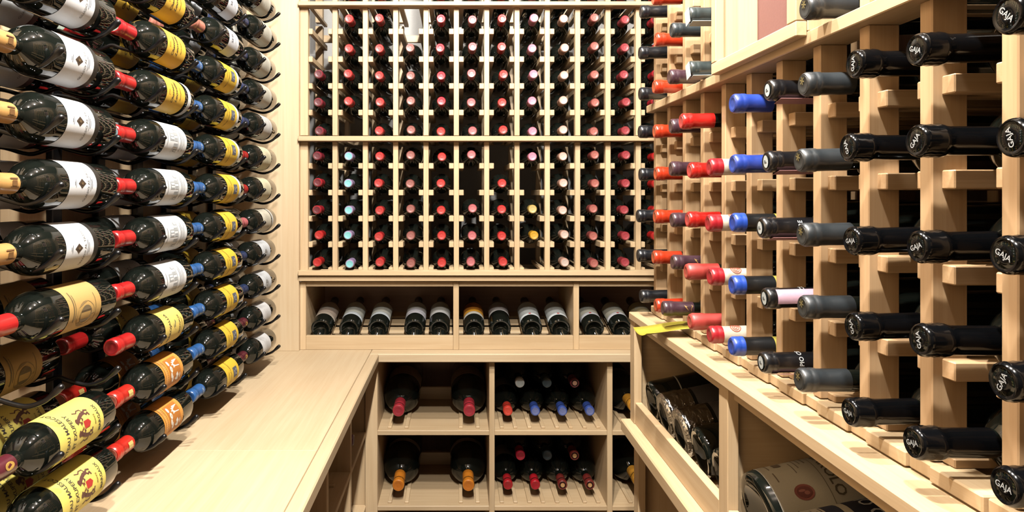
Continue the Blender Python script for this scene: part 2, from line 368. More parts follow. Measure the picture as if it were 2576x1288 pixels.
D['white3'] = [lab('bordeaux', .052, .125, (228, 231, 236), 82, [
    ('lettering', wraptext(rB, 'SHL', .016, .1), mat((90, 90, 96), .6)), ('lettering', lines([(-.012, .012, .078, .0795), (-.016, .016, .07, .0712)]), GREY)])]
def cream4(col, mark):
    sub = [('lettering', lines([(-.024, .024, .125, .126), (-.016, .016, .113, .1145), (-.02, .02, .104, .105), (-.012, .012, .094, .095)]), mat((158, 154, 140), .6))]
    if mark == 'crest': sub.append(('emblem', polys(rB, [ell(0, .118, .010, .013, 14)]), mat((150, 150, 148), .6)))
    if mark == 'stripe': sub = [('lettering', lines([(-.05, .05, .1, .1012), (-.05, .05, .09, .0912), (-.02, .02, .13, .1312)]), mat((168, 164, 156), .6))]
    if mark == 'tan': sub.append(('picture', polys(rB, [[(-.03, .1), (.03, .096), (.028, .104), (-.026, .109)], [(-.02, .125), (.024, .122), (.02, .129), (-.018, .131)]]), mat((190, 160, 112), .6)))
    return [lab('bordeaux', .07, .158, col, 84, sub)]
D['c4cream'] = cream4((222, 220, 204), ''); D['c4stripe'] = cream4((226, 226, 222), 'stripe'); D['c4buff'] = cream4((234, 226, 190), '')
D['c4tan'] = cream4((226, 220, 200), 'tan')+[dict(name='foot_band', mesh=patch(KIND['bordeaux']['r']+.0004, .045, .06, -84, 84), mat=paper((226, 224, 216)))]
D['c4crest'] = cream4((222, 226, 230), 'crest'); D['c4white'] = cream4((230, 230, 230), '')

# ------------------------------------------------------------------ LEFT WALL: metal pegs and bottles
XF, XQ = -.62, -.715                  # axis of front and rear bottles
BASE = {1: 1.157, 2: 1.499, 3: 1.841, 4: 2.183}
zk = lambda k: EYE+.112-.097*k
TOPK = {1: -2, 2: -3, 3: -4, 4: -5}
def pegmesh(dz, end):
    P = [(0, -.030), (.03, -.034), (.07, -.0445), (.10, -.037), (.118, -.031), (.136, -.037), (.168, -.0445), (.193, -.038), (.208, -.027), (.221, -.015)]
    Q = smoothpts([(x, 0, z+dz) for x, z in P], 4); R = [.0037]*len(Q)
    for i, rr in ((-1, .0035), (-2, .0052), (-3, .0056), (-4, .0052), (-5, .0043)): R[i] = rr
    d = (Vector(Q[-1])-Vector(Q[-2])).normalized(); Q.append(tuple(Vector(Q[-1])+d*.002)); R[-1] = .005; R.append(.002)
    return tube(Q, R, 9)
PEGB, PEGS = pegmesh(0, 0), pegmesh(.0155, 0)
for c in (1, 2, 3, 4):
    yb, ys = BASE[c]-.028, BASE[c]-.191
    t = thing('metal_bottle_rack', 'black metal peg rack on left wall, %s column from the near end' % ORD[c], 'bottle rack', (XL, BASE[c], .916), 'black metal peg racks on the left wall')
    for y in (yb, ys): box('upright', XL, XL+.014, y-.016, y+.016, .93, 2.5, t, BLACK, .002)
    for k in range(-7, 7):
        for y, me in ((yb, PEGB), (ys, PEGS)):
            obj('peg', me, BLACK, t, Vector((XL+.002, y, zk(k)))-t.location)
RED = (196, 34, 34)
def cap(side, top=None, **k): return dict(side=side, top=top, **k)
GCAP = cap((206, 158, 92), (190, 140, 80), rough=.38, prints=[('emblem', rects(KIND['bordeaux']['rl']+.0009, [(-.004, .004, .235, .245), (-.007, -.005, .232, .249), (.006, .008, .232, .248)]), mat((120, 84, 44), .5))])
RCAP = cap(RED, (150, 24, 28))
RGRN = cap((200, 30, 40), (196, 214, 200))
RBLU = cap(RED, (170, 196, 204))
def star(col): return ('emblem', flattext('O', .017, .2912), mat(col, .5))
RCRM = cap((206, 44, 32), (214, 120, 96), prints=[('emblem', rects(KIND['bordeaux']['rl']+.0009, [(-.006, .006, .236, .252)]), mat((222, 196, 120), .5))])
BCAP = cap((52, 104, 168), (44, 88, 150), prints=[('lettering', wraptext(KIND['bordeaux']['rn']+.0016, 'SHL', .0105, .240), mat((196, 210, 222), .5))])
DBCAP = cap((44, 62, 104), (40, 54, 92))
MCAP = cap((98, 34, 46), (84, 30, 40), prints=[('emblem', polys(KIND['bordeaux']['rn']+.0016, [ell(0, .243, .006, .009)]), mat((190, 150, 70), .5))])
PINKB = cap((206, 132, 112), (190, 112, 96)); PNK = cap((222, 120, 124), None)
LEFT = {}
for k in range(-2, 3): LEFT[1, k] = ('guado', GCAP, 'white diamond-emblem label and gold capsule')
LEFT[1, 3] = ('gold', RCAP, 'tan engraved label and red capsule')
LEFT[1, 4] = ('gold', RCAP, 'tan engraved label and red capsule')
for k in (5, 6): LEFT[1, k] = ('malescot', MCAP, 'yellow lion-crest label and maroon capsule')
for k in (-3, -2): LEFT[2, k] = ('leoville', RGRN, 'golden script label and red capsule')
LEFT[2, -1] = ('leoville2', RCAP, 'golden script label, white foot band')
for k in range(0, 4): LEFT[2, k] = ('chateau', RBLU if k == 0 else RCAP, 'white engraved label and red capsule')
LEFT[2, 4] = ('maroj', RCAP, 'pale yellow lettered label and red capsule')
for k in (5, 6): LEFT[2, k] = ('orange', RCRM, 'orange pictorial label and red capsule')
for k in (-4, -3): LEFT[3, k] = ('white3', PINKB, 'plain white label and copper capsule')
for k in range(-2, 7): LEFT[3, k] = ('shl2' if k in (-1, 0, 1, -2) else 'shl', BCAP, 'yellow label with grey square, blue capsule')
for k in range(-5, 7):
    dn, cp, tx = {-1: ('c4stripe', DBCAP, 'white striped label, dark capsule'), 0: ('c4buff', RCAP, 'buff label, red capsule'), 1: ('c4buff', RCAP, 'buff label, red capsule'),
                  2: ('c4tan', PNK, 'cream and tan label, pink capsule'), 3: ('c4crest', DBCAP, 'pale crest label, dark capsule'), 4: ('c4crest', DBCAP, 'pale crest label, dark capsule'),
                  5: ('c4white', MCAP, 'white label, maroon capsule'), 6: ('c4white', MCAP, 'white label, maroon capsule')}.get(k, ('c4cream', DBCAP, 'cream label, blue capsule'))
    LEFT[4, k] = (dn, cp, tx)
for (c, k), (dn, cp, tx) in LEFT.items():
    for rear in (0, 1):
        if not rear and (c, k) == (1, 4): continue
        phi = math.radians(random.uniform(-4, 8)+(14 if dn in ('malescot', 'orange') else 0))
        M = basis((0, -1, 0), (math.cos(phi), 0, math.sin(phi)), ((XQ if rear else XF)+random.uniform(-.002, .002), BASE[c]+random.uniform(-.005, .005), zk(k)))
        lb = 'bottle, %s, left pegs, %s, %s column, %s row up' % (tx, 'rear' if rear else 'front', ORD[c], ORD[7-k])
        bottle(M, 'bordeaux', cp, lb, group='bottles lying on the left wall pegs', design=D[dn])

# ------------------------------------------------------------------ COUNTER (L shaped) on the left and back
CT = EYE-.554
t = thing('worktop', 'pale wood L-shaped counter along left and back walls', 'counter', (-.5, 1.5, CT-.03))
box('board', XL, -.302, -.6, 1.455, CT-.03, CT, t, bev=.001, axis=1, wname='pale_wood', light=(231, 206, 169), dark=(219, 190, 150))
box('board', XL, -.302, 1.4555, YW, CT-.03, CT, t, bev=.001, axis=1, wname='pale_wood', light=(231, 206, 169), dark=(219, 190, 150))
box('edge_strip', -.3018, -.269, -.6, 2.331, CT-.03, CT, t, bev=.003, axis=1, wname='pale_wood', light=(231, 206, 169), dark=(219, 190, 150))
box('board', -.3018, XR, 2.3315, YW, CT-.03, CT, t, bev=.003, axis=0, wname='pale_wood', light=(231, 206, 169), dark=(219, 190, 150))
# ------------------------------------------------------------------ LEFT BASE CABINET
t = thing('bin_cabinet', 'wood bin cabinet under the left counter, open bins facing the aisle', 'cabinet', (-.55, 1.0, 0))
XC = -.3185
box('back_panel', XL, XL+.012, -.6, YW, 0, CT-.031, t)
box('plinth', -.345, -.335, -.6, 2.34, 0, .10, t)
for y in (-.18, .19, .557, .926, 1.295, 1.664, 2.033):
    box('divider', XL+.012, XC, y-.012, y+.012, .10, CT-.031, t, axis=2)
for zt in (EYE-.835, EYE-1.095, .10):
    for a, b in ((2.045, 2.37), (1.676, 2.021), (1.307, 1.652), (.938, 1.283), (.569, .914), (.202, .545), (-.168, .178)):
        box('shelf', XL+.012, XC, a, b, zt-.016, zt, t, axis=1)
        if zt > .2: box('cradle_strip', XL+.04, XC-.03, a+.09, a+.11, zt, zt+.008, t); box('cradle_strip', XL+.04, XC-.03, b-.11, b-.09, zt, zt+.008, t)
box('end_panel', XL+.012, XC, 2.371, 2.385, .10, CT-.031, t, axis=2)
bottle(basis((1, 0, 0), (0, 0, 1), (-.325-.355, 2.125, EYE-.835+.058)), 'magnum', cap((110, 30, 80), (90, 24, 66)), 'dark magnum with purple capsule in the left counter bin nearest the corner', group='bottles in the left base bins')
bottle(basis((-1, 0, 0), (0, 0, 1), (-.335, 2.125, EYE-1.095+.058)), 'magnum', cap((40, 40, 44), None), 'dark magnum, base outward, low bin under left counter', group='bottles in the left base bins')

# ------------------------------------------------------------------ BACK BASE BINS
YC = 2.36
px = lambda x, Y: (x-PX)*Y/F
t = thing('bin_cabinet', 'wood bin cabinet under the back counter, square bins of large bottles', 'cabinet', (.2, 2.6, 0))
box('stile', -.3205, -.277, YC, YC+.022, .10, CT-.031, t)
DV = [(-.277-.0, None), (.1252, None), (.5395, None)]
xs = [-.277, .125, .5395, .86]
for x in (.125, .5395): box('divider', x-.0095, x+.0095, YC, YW-.012, .10, CT-.031, t, axis=2)
box('side_panel', -.3205, -.277, YC+.0225, YW-.012, .10, CT-.031, t, axis=2)
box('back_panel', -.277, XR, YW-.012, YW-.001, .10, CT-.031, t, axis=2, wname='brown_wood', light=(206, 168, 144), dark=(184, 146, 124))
box('plinth', -.3205, XR, YC+.05, YC+.06, 0, .10, t)
SH = [EYE-.830, EYE-1.095, .12]
for zt in SH:
    for a, b in ((-.277, .1155), (.1345, .530), (.549, XR)):
        box('shelf', a, b, YC, YW-.012, zt-.0165, zt, t, axis=0)
        if zt > .2: box('shelf_back_stop', a, b, YC+.36, YC+.375, zt, zt+.05, t, axis=0)
def strips(x, zt, d, y0=YC+.02):
    for s in (-1, 1): box('cradle_strip', x+s*d-.007, x+s*d+.007, y0, YC+.35, zt, zt+.007, t)
BIGRED = cap((186, 50, 62), (170, 44, 56), rough=.4); BIGORG = cap((226, 136, 36), (214, 122, 30), rough=.4)
jl = [lab('jeroboam', .13, .235, (176, 150, 122), 75, [('lettering', rects(KIND['jeroboam']['r']+.0009, [(-.03, .03, .215, .219), (-.02, .02, .18, .184), (-.024, .024, .16, .163)]), mat((110, 84, 66), .6))])]
jl2 = [lab('jeroboam', .195, .225, (170, 158, 148), 75), lab('jeroboam', .07, .185, (60, 62, 70), 75)]
for row, (zt, cp, nm, dsg) in enumerate(((SH[0], BIGRED, 'red', jl), (SH[1], BIGORG, 'orange', jl2))):
    for x, side in ((-.206, 'left'), (.046, 'right')):
        M = basis((0, -1, -.035), (random.uniform(-.1, .1), 0, 1), (x+random.uniform(-.003, .003), 2.385+.455, zt+.077))
        bottle(M, 'jeroboam', cp, 'large bottle with %s capsule, %s of two in its bin' % (nm, side), group='large bottles in the back bins', design=dsg)
        strips(x, zt, .03)
# third, half hidden bin
for zt, x, nm, px_ in ((SH[0], .632, 'upper', 0), (SH[1], .648, 'lower', 0)):
    bottle(basis((0, -1, 0), (0, 0, 1), (x, 2.39+.455, zt+.077)), 'jeroboam', cap((214, 150, 50), (196, 130, 40), rough=.4), 'large bottle with ochre capsule, half hidden %s bin behind right unit' % nm, group='large bottles in the back bins', design=jl2)
    strips(x, zt, .03)
# middle bin: stacked magnums
rm = KIND['magnum']['r']; Lm = KIND['magnum']['L']
BLUE = (62, 88, 168)
WRD = dict(side=(176, 36, 42), top=(196, 52, 50)); BRN = cap((128, 46, 40), (214, 170, 110), f=.45)
up = [('red-orange', cap((214, 62, 46), (226, 76, 56), rough=.4)), ('blue', cap(BLUE, (120, 130, 180))), ('blue', cap(BLUE, (120, 130, 180))), ('blue', cap(BLUE, (120, 130, 180)))]
lo = [('red', cap((190, 36, 42), (170, 30, 36))), ('red', cap((196, 32, 44), (176, 28, 40))), ('brown', BRN), ('brown', BRN)]
up2 = [('torn white', cap((214, 214, 210), (190, 196, 192), rough=.6, len=.03)), ('grey-green', cap((70, 86, 90), (58, 72, 76))), ('maroon', cap((120, 44, 54), (206, 160, 130), f=.5))]
lo2 = [('red', cap((198, 34, 60), (176, 30, 52))), ('dark', cap((40, 50, 52), (34, 44, 46))), ('brown-gold', BRN)]
ml = [lab('magnum', .10, .19, (186, 180, 164), 60)]
for zt, fr, bk, nm in ((SH[0], up, up2, 'upper'), (SH[1], lo, lo2, 'lower')):
    X = [.1855, .2835, .3815, .4795]
    for i, (cn, cp) in enumerate(fr):
        M = basis((0, -1, -.015), (random.uniform(-.3, .3), 0, 1), (X[i]+random.uniform(-.0005, .0005), 2.41+Lm, zt+rm+.0085))
        bottle(M, 'magnum', cp, 'magnum with %s capsule, bottom layer, %s from left, %s middle back bin' % (cn, ORD[i+1], nm), group='magnums in the middle back bin', design=ml if i == 0 else None)
        if i < 4: strips(X[i], zt, .024)
    for i, (cn, cp) in enumerate(bk):
        x = (X[i]+X[i+1])/2
        bottle(basis((0, -1, 0), (random.uniform(-.4, .4), 0, 1), (x+random.uniform(-.003, .003), 2.45+Lm, zt+rm+.0085+.0845)), 'magnum', cp,
               'magnum with %s capsule, top layer, %s from left, %s middle back bin' % (cn, ORD[i+1], nm), group='magnums in the middle back bin', design=ml if (cn == 'dark') else None)

# ------------------------------------------------------------------ BACK DISPLAY SHELF
t = thing('display_shelf', 'long wood display shelf with tilted bottles above the back counter', 'shelf', (.1, 2.6, CT))
zb = lambda y, Y=YB: EYE-(y-PY)*Y/F
XE = .80
box('stile', -.557, -.5365, YB, YB+.022, CT, zb(709), t)
for x in (-.001, .4275): box('stile', x-.0100, x+.0100, YB, YB+.022, CT, zb(709), t)
for a, b in ((-.5365, -.0112), (.0092, .4173), (.4377, XE)):
    box('bottom_rail', a, b, YB+.001, YB+.02, CT, zb(845), t, axis=0)
    box('header', a, b, YB+.002, YB+.02, zb(721), zb(709), t, axis=0)
    box('shelf_board', a, b, YB+.0225, 2.76, CT, CT+.012, t, axis=0)
    th = math.radians(12)
    for s_ in (.035, .115, .195, .27):
        o = box('slat', a, b, 0, .05, 0, .008, t, axis=0)
        o.location = Vector(((a+b)/2, YB+.022+s_*math.cos(th), .934+s_*math.sin(th)))-t.location; o.rotation_euler = (th, 0, 0)
for x in (-.557, -.0095, .419): box('divider', x if x < -.5 else x, x+.0175, YB+.0225, 2.76, CT+.0125, zb(709), t, axis=1)
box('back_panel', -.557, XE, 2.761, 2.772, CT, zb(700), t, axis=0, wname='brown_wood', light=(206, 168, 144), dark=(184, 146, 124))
box('top_board', -.557, XE, YB-.02, 2.772, zb(707.5, YB-.02), zb(695, YB-.02), t, axis=0)
def two(c1, c2, c3=None, s0=.055, s1=.17, red=False, draw=None):
    L = [lab('bordeaux', s0+.022, s1, c1, 80, [('engraving', rects(rB, [(-.03, .028, s0+.055, s0+.058), (-.022, .026, s0+.064, s0+.075), (-.03, .03, s0+.09, s0+.092)]), mat(draw or (176, 178, 170), .6))])]
    L.append(lab('bordeaux', s0, s0+.0212, c2, 80, [('seal', polys(rB, [ell(0, s0+.011, .005, .005, 12)]), mat((206, 70, 64), .5))] if red else [], name='lower_label'))
    if c3: L.append(lab('bordeaux', s0+.022, s0+.045, c3, 80, name='label_band', off=.0007))
    return L
DISP = [(807, two((196, 176, 158), (206, 190, 172)), 'tan'), (878, two((206, 206, 194), (226, 234, 238), s0=.052), 'cream engraved'), (950.6, two((206, 206, 194), (226, 234, 238), s0=.052), 'cream engraved'),
        (1042, two((204, 200, 192), (226, 224, 232), (226, 224, 232), s0=.062), 'white, grey-topped'), (1105, two((206, 204, 196), (226, 226, 224), s0=.066), 'grey-cream'),
        (1193, two((204, 128, 36), (232, 228, 214), (236, 168, 40), s0=.055, s1=.165, draw=(180, 104, 24)), 'orange and white'), (1260, two((168, 158, 156), (206, 202, 200), s0=.088, s1=.17), 'small grey'),
        (1339, two((204, 208, 206), (228, 234, 236), s0=.045, red=True), 'white red-sealed'), (1410, two((204, 208, 206), (228, 234, 236), s0=.045, red=True), 'white red-sealed'),
        (1495, two((196, 192, 174), (220, 220, 224), s0=.05, red=True), 'beige red-sealed'), (1565, two((196, 192, 174), (220, 220, 224), s0=.05, red=True), 'beige red-sealed'), (1636, two((176, 160, 120), (200, 190, 160)), 'olive')]
for i, (x, dsg, nm) in enumerate(DISP):
    X = px(x, 2.42); M = basis((0, math.cos(th), math.sin(th)), (random.uniform(-.12, .12), -.2, 1), (X, 2.425, .9835))
    bottle(M, 'bordeaux', cap((40, 32, 30), None), 'bottle with %s label lying on the back display shelf, %s from left' % (nm, ORD[i+1]), group='bottles on the back display shelf', design=dsg)
    for s in (-1, 1):
        o = box('cradle_strip', X+s*.026-.006, X+s*.026+.006, 0, .27, 0, .008, t)
        o.location = Vector((X+s*.026, YB+.03+.135*math.cos(th), .950+.135*math.sin(th)))-t.location; o.rotation_euler = (th, 0, 0)

# ------------------------------------------------------------------ BACK WALL RACK
t = thing('wine_rack', 'tall wood back wall rack of single bottle cells in two sections', 'wine rack', (.1, 2.55, zb(692)))
PIT = .1082; PW = .0092
YR0, YR1 = YB+.010, YB+.29
x0, x1 = -.557, .77
YF = YB-.032
def rail(name, ya, yb_, Y=YF, d=.052): return box(name, x0, x1, Y, Y+d, zb(yb_, Y), zb(ya, Y), t, axis=0)
rail('shelf_rail', 3, 13); rail('shelf_rail', 342, 354.5); rail('base_rail', 681, 693.5)
secs = [('upper', zb(341), zb(19.5), [.5935, .494, .398, .303, .2055]), ('lower', zb(679.5), zb(356.5), [.112, .0163, -.0772, -.1697, -.2615])]
TOPZ = zb(3, YF)
for i in range(-5, 8):
    xc = i*PIT
    a, b = (xc-PW, xc+PW) if i > -5 else (-.557, xc+PW+.003)
    for nm, z0, z1, tops in secs:
        box('post', a, b, YB, YB+.03, z0, z1, t, axis=2)
        box('rear_post', a, b, YR1-.03, YR1, z0, z1, t, axis=2)
        for j, tz in enumerate(tops):
            for s in (-1, 1):
                if (i == -5 and s < 0) or (i == 7 and s > 0): continue
                e = PW if i > -5 else PW+.003
                xa, xb = (xc+e, xc+e+.017-(.003 if i == -5 else 0)) if s > 0 else (xc-e-.017, xc-e)
                z_ = EYE+tz; box('bottle_rail', xa, xb, YR0, YR1, z_-(.02 if j < 4 else .012), z_, t, axis=1)
    box('post', a, b, YB, YB+.03, TOPZ, 2.45, t, axis=2); box('rear_post', a, b, YR1-.03, YR1, TOPZ, 2.45, t, axis=2)
    for s in (-1, 1):
        if (i == -5 and s < 0) or (i == 7 and s > 0): continue
        e = PW if i > -5 else PW+.003
        xa, xb = (xc+e, xc+e+.017-(.003 if i == -5 else 0)) if s > 0 else (xc-e-.017, xc-e)
        box('bottle_rail', xa, xb, YR0, YR1, TOPZ-.012, TOPZ, t, axis=1)
box('rear_rail', x0, x1, YR1, YR1+.016, zb(60), zb(40), t, axis=0); box('rear_rail', x0, x1, YR1, YR1+.016, zb(350), zb(330), t, axis=0); box('rear_rail', x0, x1, YR1, YR1+.016, zb(640), zb(620), t, axis=0)
box('top_rail', x0, x1, YF, YF+.05, 2.45, 2.47, t, axis=0)
c_ = {'maroon': ((150, 40, 58), (118, 56, 62)), 'redm': ((190, 36, 50), (120, 44, 50)), 'red': ((200, 46, 48), (206, 66, 62)), 'rose': ((150, 84, 78), (176, 112, 104)), 'cherry': ((206, 30, 52), (222, 50, 66)),
      'pink': ((190, 94, 100), (216, 126, 128)), 'bred': ((204, 44, 44), (220, 70, 64)), 'lpink': ((216, 132, 156), (232, 158, 182)), 'cream': ((206, 160, 140), (230, 206, 192)), 'salmon': ((156, 76, 72), (196, 116, 104)),
      'dull': ((158, 50, 58), (184, 72, 78)), 'cyan': ((184, 160, 200), (150, 226, 230)), 'pgold': ((206, 176, 96), (224, 200, 130)), 'gold': ((214, 160, 40), (228, 178, 60)), 'scar': ((196, 36, 36), (206, 50, 46))}
word = {'maroon': 'maroon', 'redm': 'dark red', 'red': 'red', 'rose': 'dusty rose', 'cherry': 'cherry red', 'pink': 'pink', 'bred': 'bright red', 'lpink': 'light pink', 'cream': 'cream', 'salmon': 'salmon', 'dull': 'dull red', 'cyan': 'lilac and cyan', 'pgold': 'pale gold', 'gold': 'golden', 'scar': 'scarlet'}
COLS = [([None, None, 'maroon', 'maroon', 'maroon'], ['maroon', 'redm', 'redm', 'scar', 'scar']), (['red']*4+[None], ['cyan']*5), (['red']*5, ['red']*5), ([None]+['rose']*4, ['rose']*5), (['cherry']*4+['bred'], ['bred']*5),
        (['pink']*5, ['pink', None, 'pink', 'pink', 'pink']), (['bred']*5, [None]+['bred']*4), (['lpink']*5, ['lpink', None, 'pgold', 'gold', None]), (['cream']*5, ['cream']*5), (['salmon']*5, ['salmon']*5), (['dull']*5, ['dull']*5), (['redm']*5, ['scar']*4+[None])]
for ci, (u, l) in enumerate(COLS):
    xc = (ci-4.5)*PIT
    tp = [None] if ci in (0, 3) else [u[0]]
    for (nm, z0, z1, tops), ro in zip([('top', 0, 0, [TOPZ-EYE])]+secs, (tp, u, l)):
        for j, cn in enumerate(ro):
            if not cn: continue
            yaw = random.uniform(-.012, .012); pit = random.uniform(-.015, .012)
            if j == 4: pit -= .015
            M = basis((yaw, -1, pit), (random.uniform(-1, 1), 0, random.uniform(-1, 1)+.01), (xc, 2.362+.292+random.uniform(-.005, .008), EYE+tops[j]+.0245))
            s_, t_ = c_[cn]
            bottle(M, 'slim', cap(s_, t_, f=.86), 'bottle with %s capsule, back rack %s section, %s column, %s row down' % (word[cn], nm, ORD[ci+1], ORD[j+1]), group='bottles in the back wall rack')

# ------------------------------------------------------------------ RIGHT RACK
XP = .501                                    # front of the posts
YJ = lambda j: 1.705-.1087*j                 # far edge of post j
yc = lambda c: YJ(c)-.0638
RZ = lambda k: EYE-.245+.099*k               # neck height of row k
NP = 14
YN = YJ(NP-1)-.06
BT = EYE-.2815                               # top of the base blocks
RW = dict(wname='rack_wood', light=(226, 190, 146), dark=(204, 164, 120))
t = thing('wine_rack', 'wood right wall rack of single bottle cells above the ledge', 'wine rack', (.66, 1.1, EYE-.2996), None)
box('base_board', .53, XR-.03, YN, 1.708, EYE-.2985, EYE-.288, t, axis=1)
SHT, SHB = EYE+.225, EYE+.2066
box('shelf_rail', .484, .542, YN, 1.712, SHB, SHT, t, axis=1)
box('cap_rail', .484, .542, YN, 1.712, 2.36, 2.38, t, axis=1)
UP = lambda k: EYE+.251+.1005*k
for j in range(NP):
    yf = YJ(j); y0 = yf-.019
    for nm, z0, z1, zs in (('low', BT, SHB, [RZ(k)-.0265 for k in range(5)]), ('up', SHT, 2.36, [UP(k)-.0265 for k in range(6)])):
        hole = nm == 'up' and 4 < j < 8
        if not hole:
            box('post', XP, XP+.038, y0, yf, z0, z1, t, axis=2, **RW)
            box('rear_post', .745, .783, y0, yf, z0, z1, t, axis=2, **RW)
        for k, z_ in enumerate(zs):
            for s in (-1, 1):
                if j == 0 and s > 0: continue
                if nm == 'up' and ((4 <= j <= 7) and not (j == 4 and s > 0) and not (j == 7 and s < 0)): continue
                ya, yb_ = (y0-.019, y0) if s < 0 else (yf, yf+.019)
                if nm == 'low' and k == 0: z0_ = z_-.010
                else: z0_ = z_-.02
                box('bottle_rail', XP+.010, .783, ya, yb_, max(z0_, z0 if k == 0 else 0), z_, t, axis=0, **RW)
    # base blocks: one long block per cell, a set-back block under each post
    box('base_block', .4955, .533, y0-.009, yf+.009 if j else yf+.006, EYE-.2985, BT-.0012, t, axis=2, bev=.0016)
    if j < NP-1: box('base_block', .491, .533, YJ(j+1)+.0094, y0-.0094, EYE-.2985, BT, t, axis=1, bev=.0016)
# rear boards
box('rear_rail', .784, .80, YN, 1.705, EYE-.05, EYE-.01, t, axis=1, **RW); box('rear_rail', .784, .80, YN, 1.705, EYE+.42, EYE+.46, t, axis=1, **RW)
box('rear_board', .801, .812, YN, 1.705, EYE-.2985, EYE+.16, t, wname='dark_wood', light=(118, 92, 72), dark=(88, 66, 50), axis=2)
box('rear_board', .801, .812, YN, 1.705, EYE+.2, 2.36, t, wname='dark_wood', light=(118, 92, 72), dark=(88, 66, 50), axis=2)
kb = KIND['bordeaux']; Lb = kb['L']
def gaja(rot): return ('lettering', flattext('GAJA', .0074, Lb+.0013, rot), mat((196, 200, 202), .5))
PIO = [('lettering', wraptext(kb['rn']+.0016, 'PIO CESARE', .0092, Lb-.052, q), mat((226, 228, 226), .5)) for q in (-.016, .018)]
OVAL = ('emblem', mesh([(.0075*math.cos(a*math.pi/8), .0095*math.sin(a*math.pi/8), Lb+.0013) for a in range(16)], [tuple(range(16))]), mat((200, 208, 208), .5))
OVALI = ('emblem', flattext('P', .010, Lb+.0017, 1.4), mat((70, 74, 76), .5))
EMB = ('emblem', flattext('*', .024, Lb+.0013), mat((130, 116, 70), .5))
GOLDM = ('emblem', polys(kb['rn']+.0017, [[(-.006, Lb-.05), (.002, Lb-.046), (.005, Lb-.052), (.003, Lb-.047), (.006, Lb-.041), (0, Lb-.044)], [(-.008, Lb-.056), (-.004, Lb-.0545), (.004, Lb-.0575), (.008, Lb-.056), (.004, Lb-.0595)]]), mat((190, 150, 84), .5))
def ring(cu, cv, r, n=14, a0=0, a1=6.2832): return [(cu+r*math.cos(a0+(a1-a0)*i/n), cv+r*math.sin(a0+(a1-a0)*i/n)) for i in range(n+1)]
SWIRL = ('emblem', polys(kb['rn']+.0018, stroke(ring(.013, Lb-.044, .0088), .0014)+stroke(ring(.013, Lb-.044, .0056), .0012)+stroke(ring(.013, Lb-.044, .0028, 8), .001)), mat((222, 106, 76), .5))
BLK = (22, 22, 25)
RC = {0: ('black', cap((22, 26, 32), (26, 30, 36), rough=.3, len=.09)), 1: ('orange-red', cap((206, 60, 30), (206, 100, 60), rough=.25)), 2: ('plum', cap((78, 52, 62), (92, 66, 66), rough=.3, prints=[GOLDM])),
      3: ('red', cap((206, 36, 30), (206, 80, 76), rough=.25)), 4: ('red and cream', cap((186, 32, 44), (176, 40, 48), bands=[(.021, 0, None), (.066, .021, (234, 222, 204))], prints=[SWIRL])),
      5: ('blue-tipped black', cap((40, 82, 190), (36, 70, 170), bands=[(.018, 0, None), (.066, .018, (26, 28, 30)), (.075, .066, (206, 196, 90))])), 6: ('black lettered', cap(BLK, None, rough=.28, len=.075, prints=[PIO[0], OVAL, OVALI])),
      7: ('charcoal', cap((44, 50, 54), (40, 42, 40), rough=.42, prints=[EMB])), 8: ('black', None), 9: ('black', None), 10: ('black', None)}
def rbottle(c, z, cn, cp, row, sec, tip=.453, extra=None):
    yaw = random.uniform(-.02, .02); tilt = random.uniform(-.03, .01)
    if c == 0: tip -= .006
    M = basis((-1, yaw, tilt), (0, -1, .25), (tip+Lb+random.uniform(-.004, .004), yc(c), z+.0005))
    return bottle(M, 'bordeaux', cp, 'bottle with %s capsule, right rack, %s section, %s column, %s row up' % (cn, sec, ORD[c+1], ORD[row+1]), group='bottles in the right rack', extra=extra)
def paper_strip(col, z0=-.0168, half=.011, l0=.012, l1=.085):
    m = mat(col, .7)
    def f(tt):
        me = box_mesh(.0006, half*2, l1-l0, 0)
        o = obj('paper_strip', me, m, tt, (-.25*z0*0+math.cos(math.radians(-75))*-z0*-1*0, z0, Lb-(l0+l1)/2)); o.rotation_euler = (0, 0, math.radians(90))
    return f
def pinkwrap(tt): obj('paper_wrap', patch(kb['rn']+.0024, Lb-.075, Lb-.012, -38, 44, 12), mat((226, 186, 206), .6), tt)
for c in range(11):
    for k in range(5):
        if (c, k) == (4, 4): continue
        cn, cp = RC[c]; ex = None
        if c >= 8: cp = cap((12, 13, 15), None, style='flared', rough=.13, spec=.28, len=.075, prints=[gaja(random.uniform(-1.1, 1.9))]); cn = 'black lettered-tip'
        if c == 5 and k >= 3: cp = cap((44, 74, 176), (46, 76, 170), rough=.35); cn = 'all-blue'
        if c == 3 and k < 2: cp = cap((190, 62, 54), (196, 84, 66), rough=.5, style='wax'); cn = 'matt red'
        if c == 6 and k < 2: cp = dict(cp, prints=[PIO[1], OVAL, OVALI])
        if c == 6 and k == 1: ex = pinkwrap
        elif c == 6: ex = paper_strip((196, 140, 140))
        rbottle(c, RZ(k), cn, cp, k, 'lower', tip=.453-(.012 if (c, k) in ((2, 0), (3, 4)) else 0), extra=ex)
GRN = cap((62, 72, 72), (56, 64, 64), rough=.3)
def necktag(tt):
    m = mat((226, 230, 222), .7)
    g = obj('neck_tag', box_mesh(.022, .0008, .05, 0), m, tt, (0, -.0178, Lb-.028)); h = obj('neck_tag', box_mesh(.022, .03, .0008, 0), m, tt, (.0, -.004, Lb+.0022))
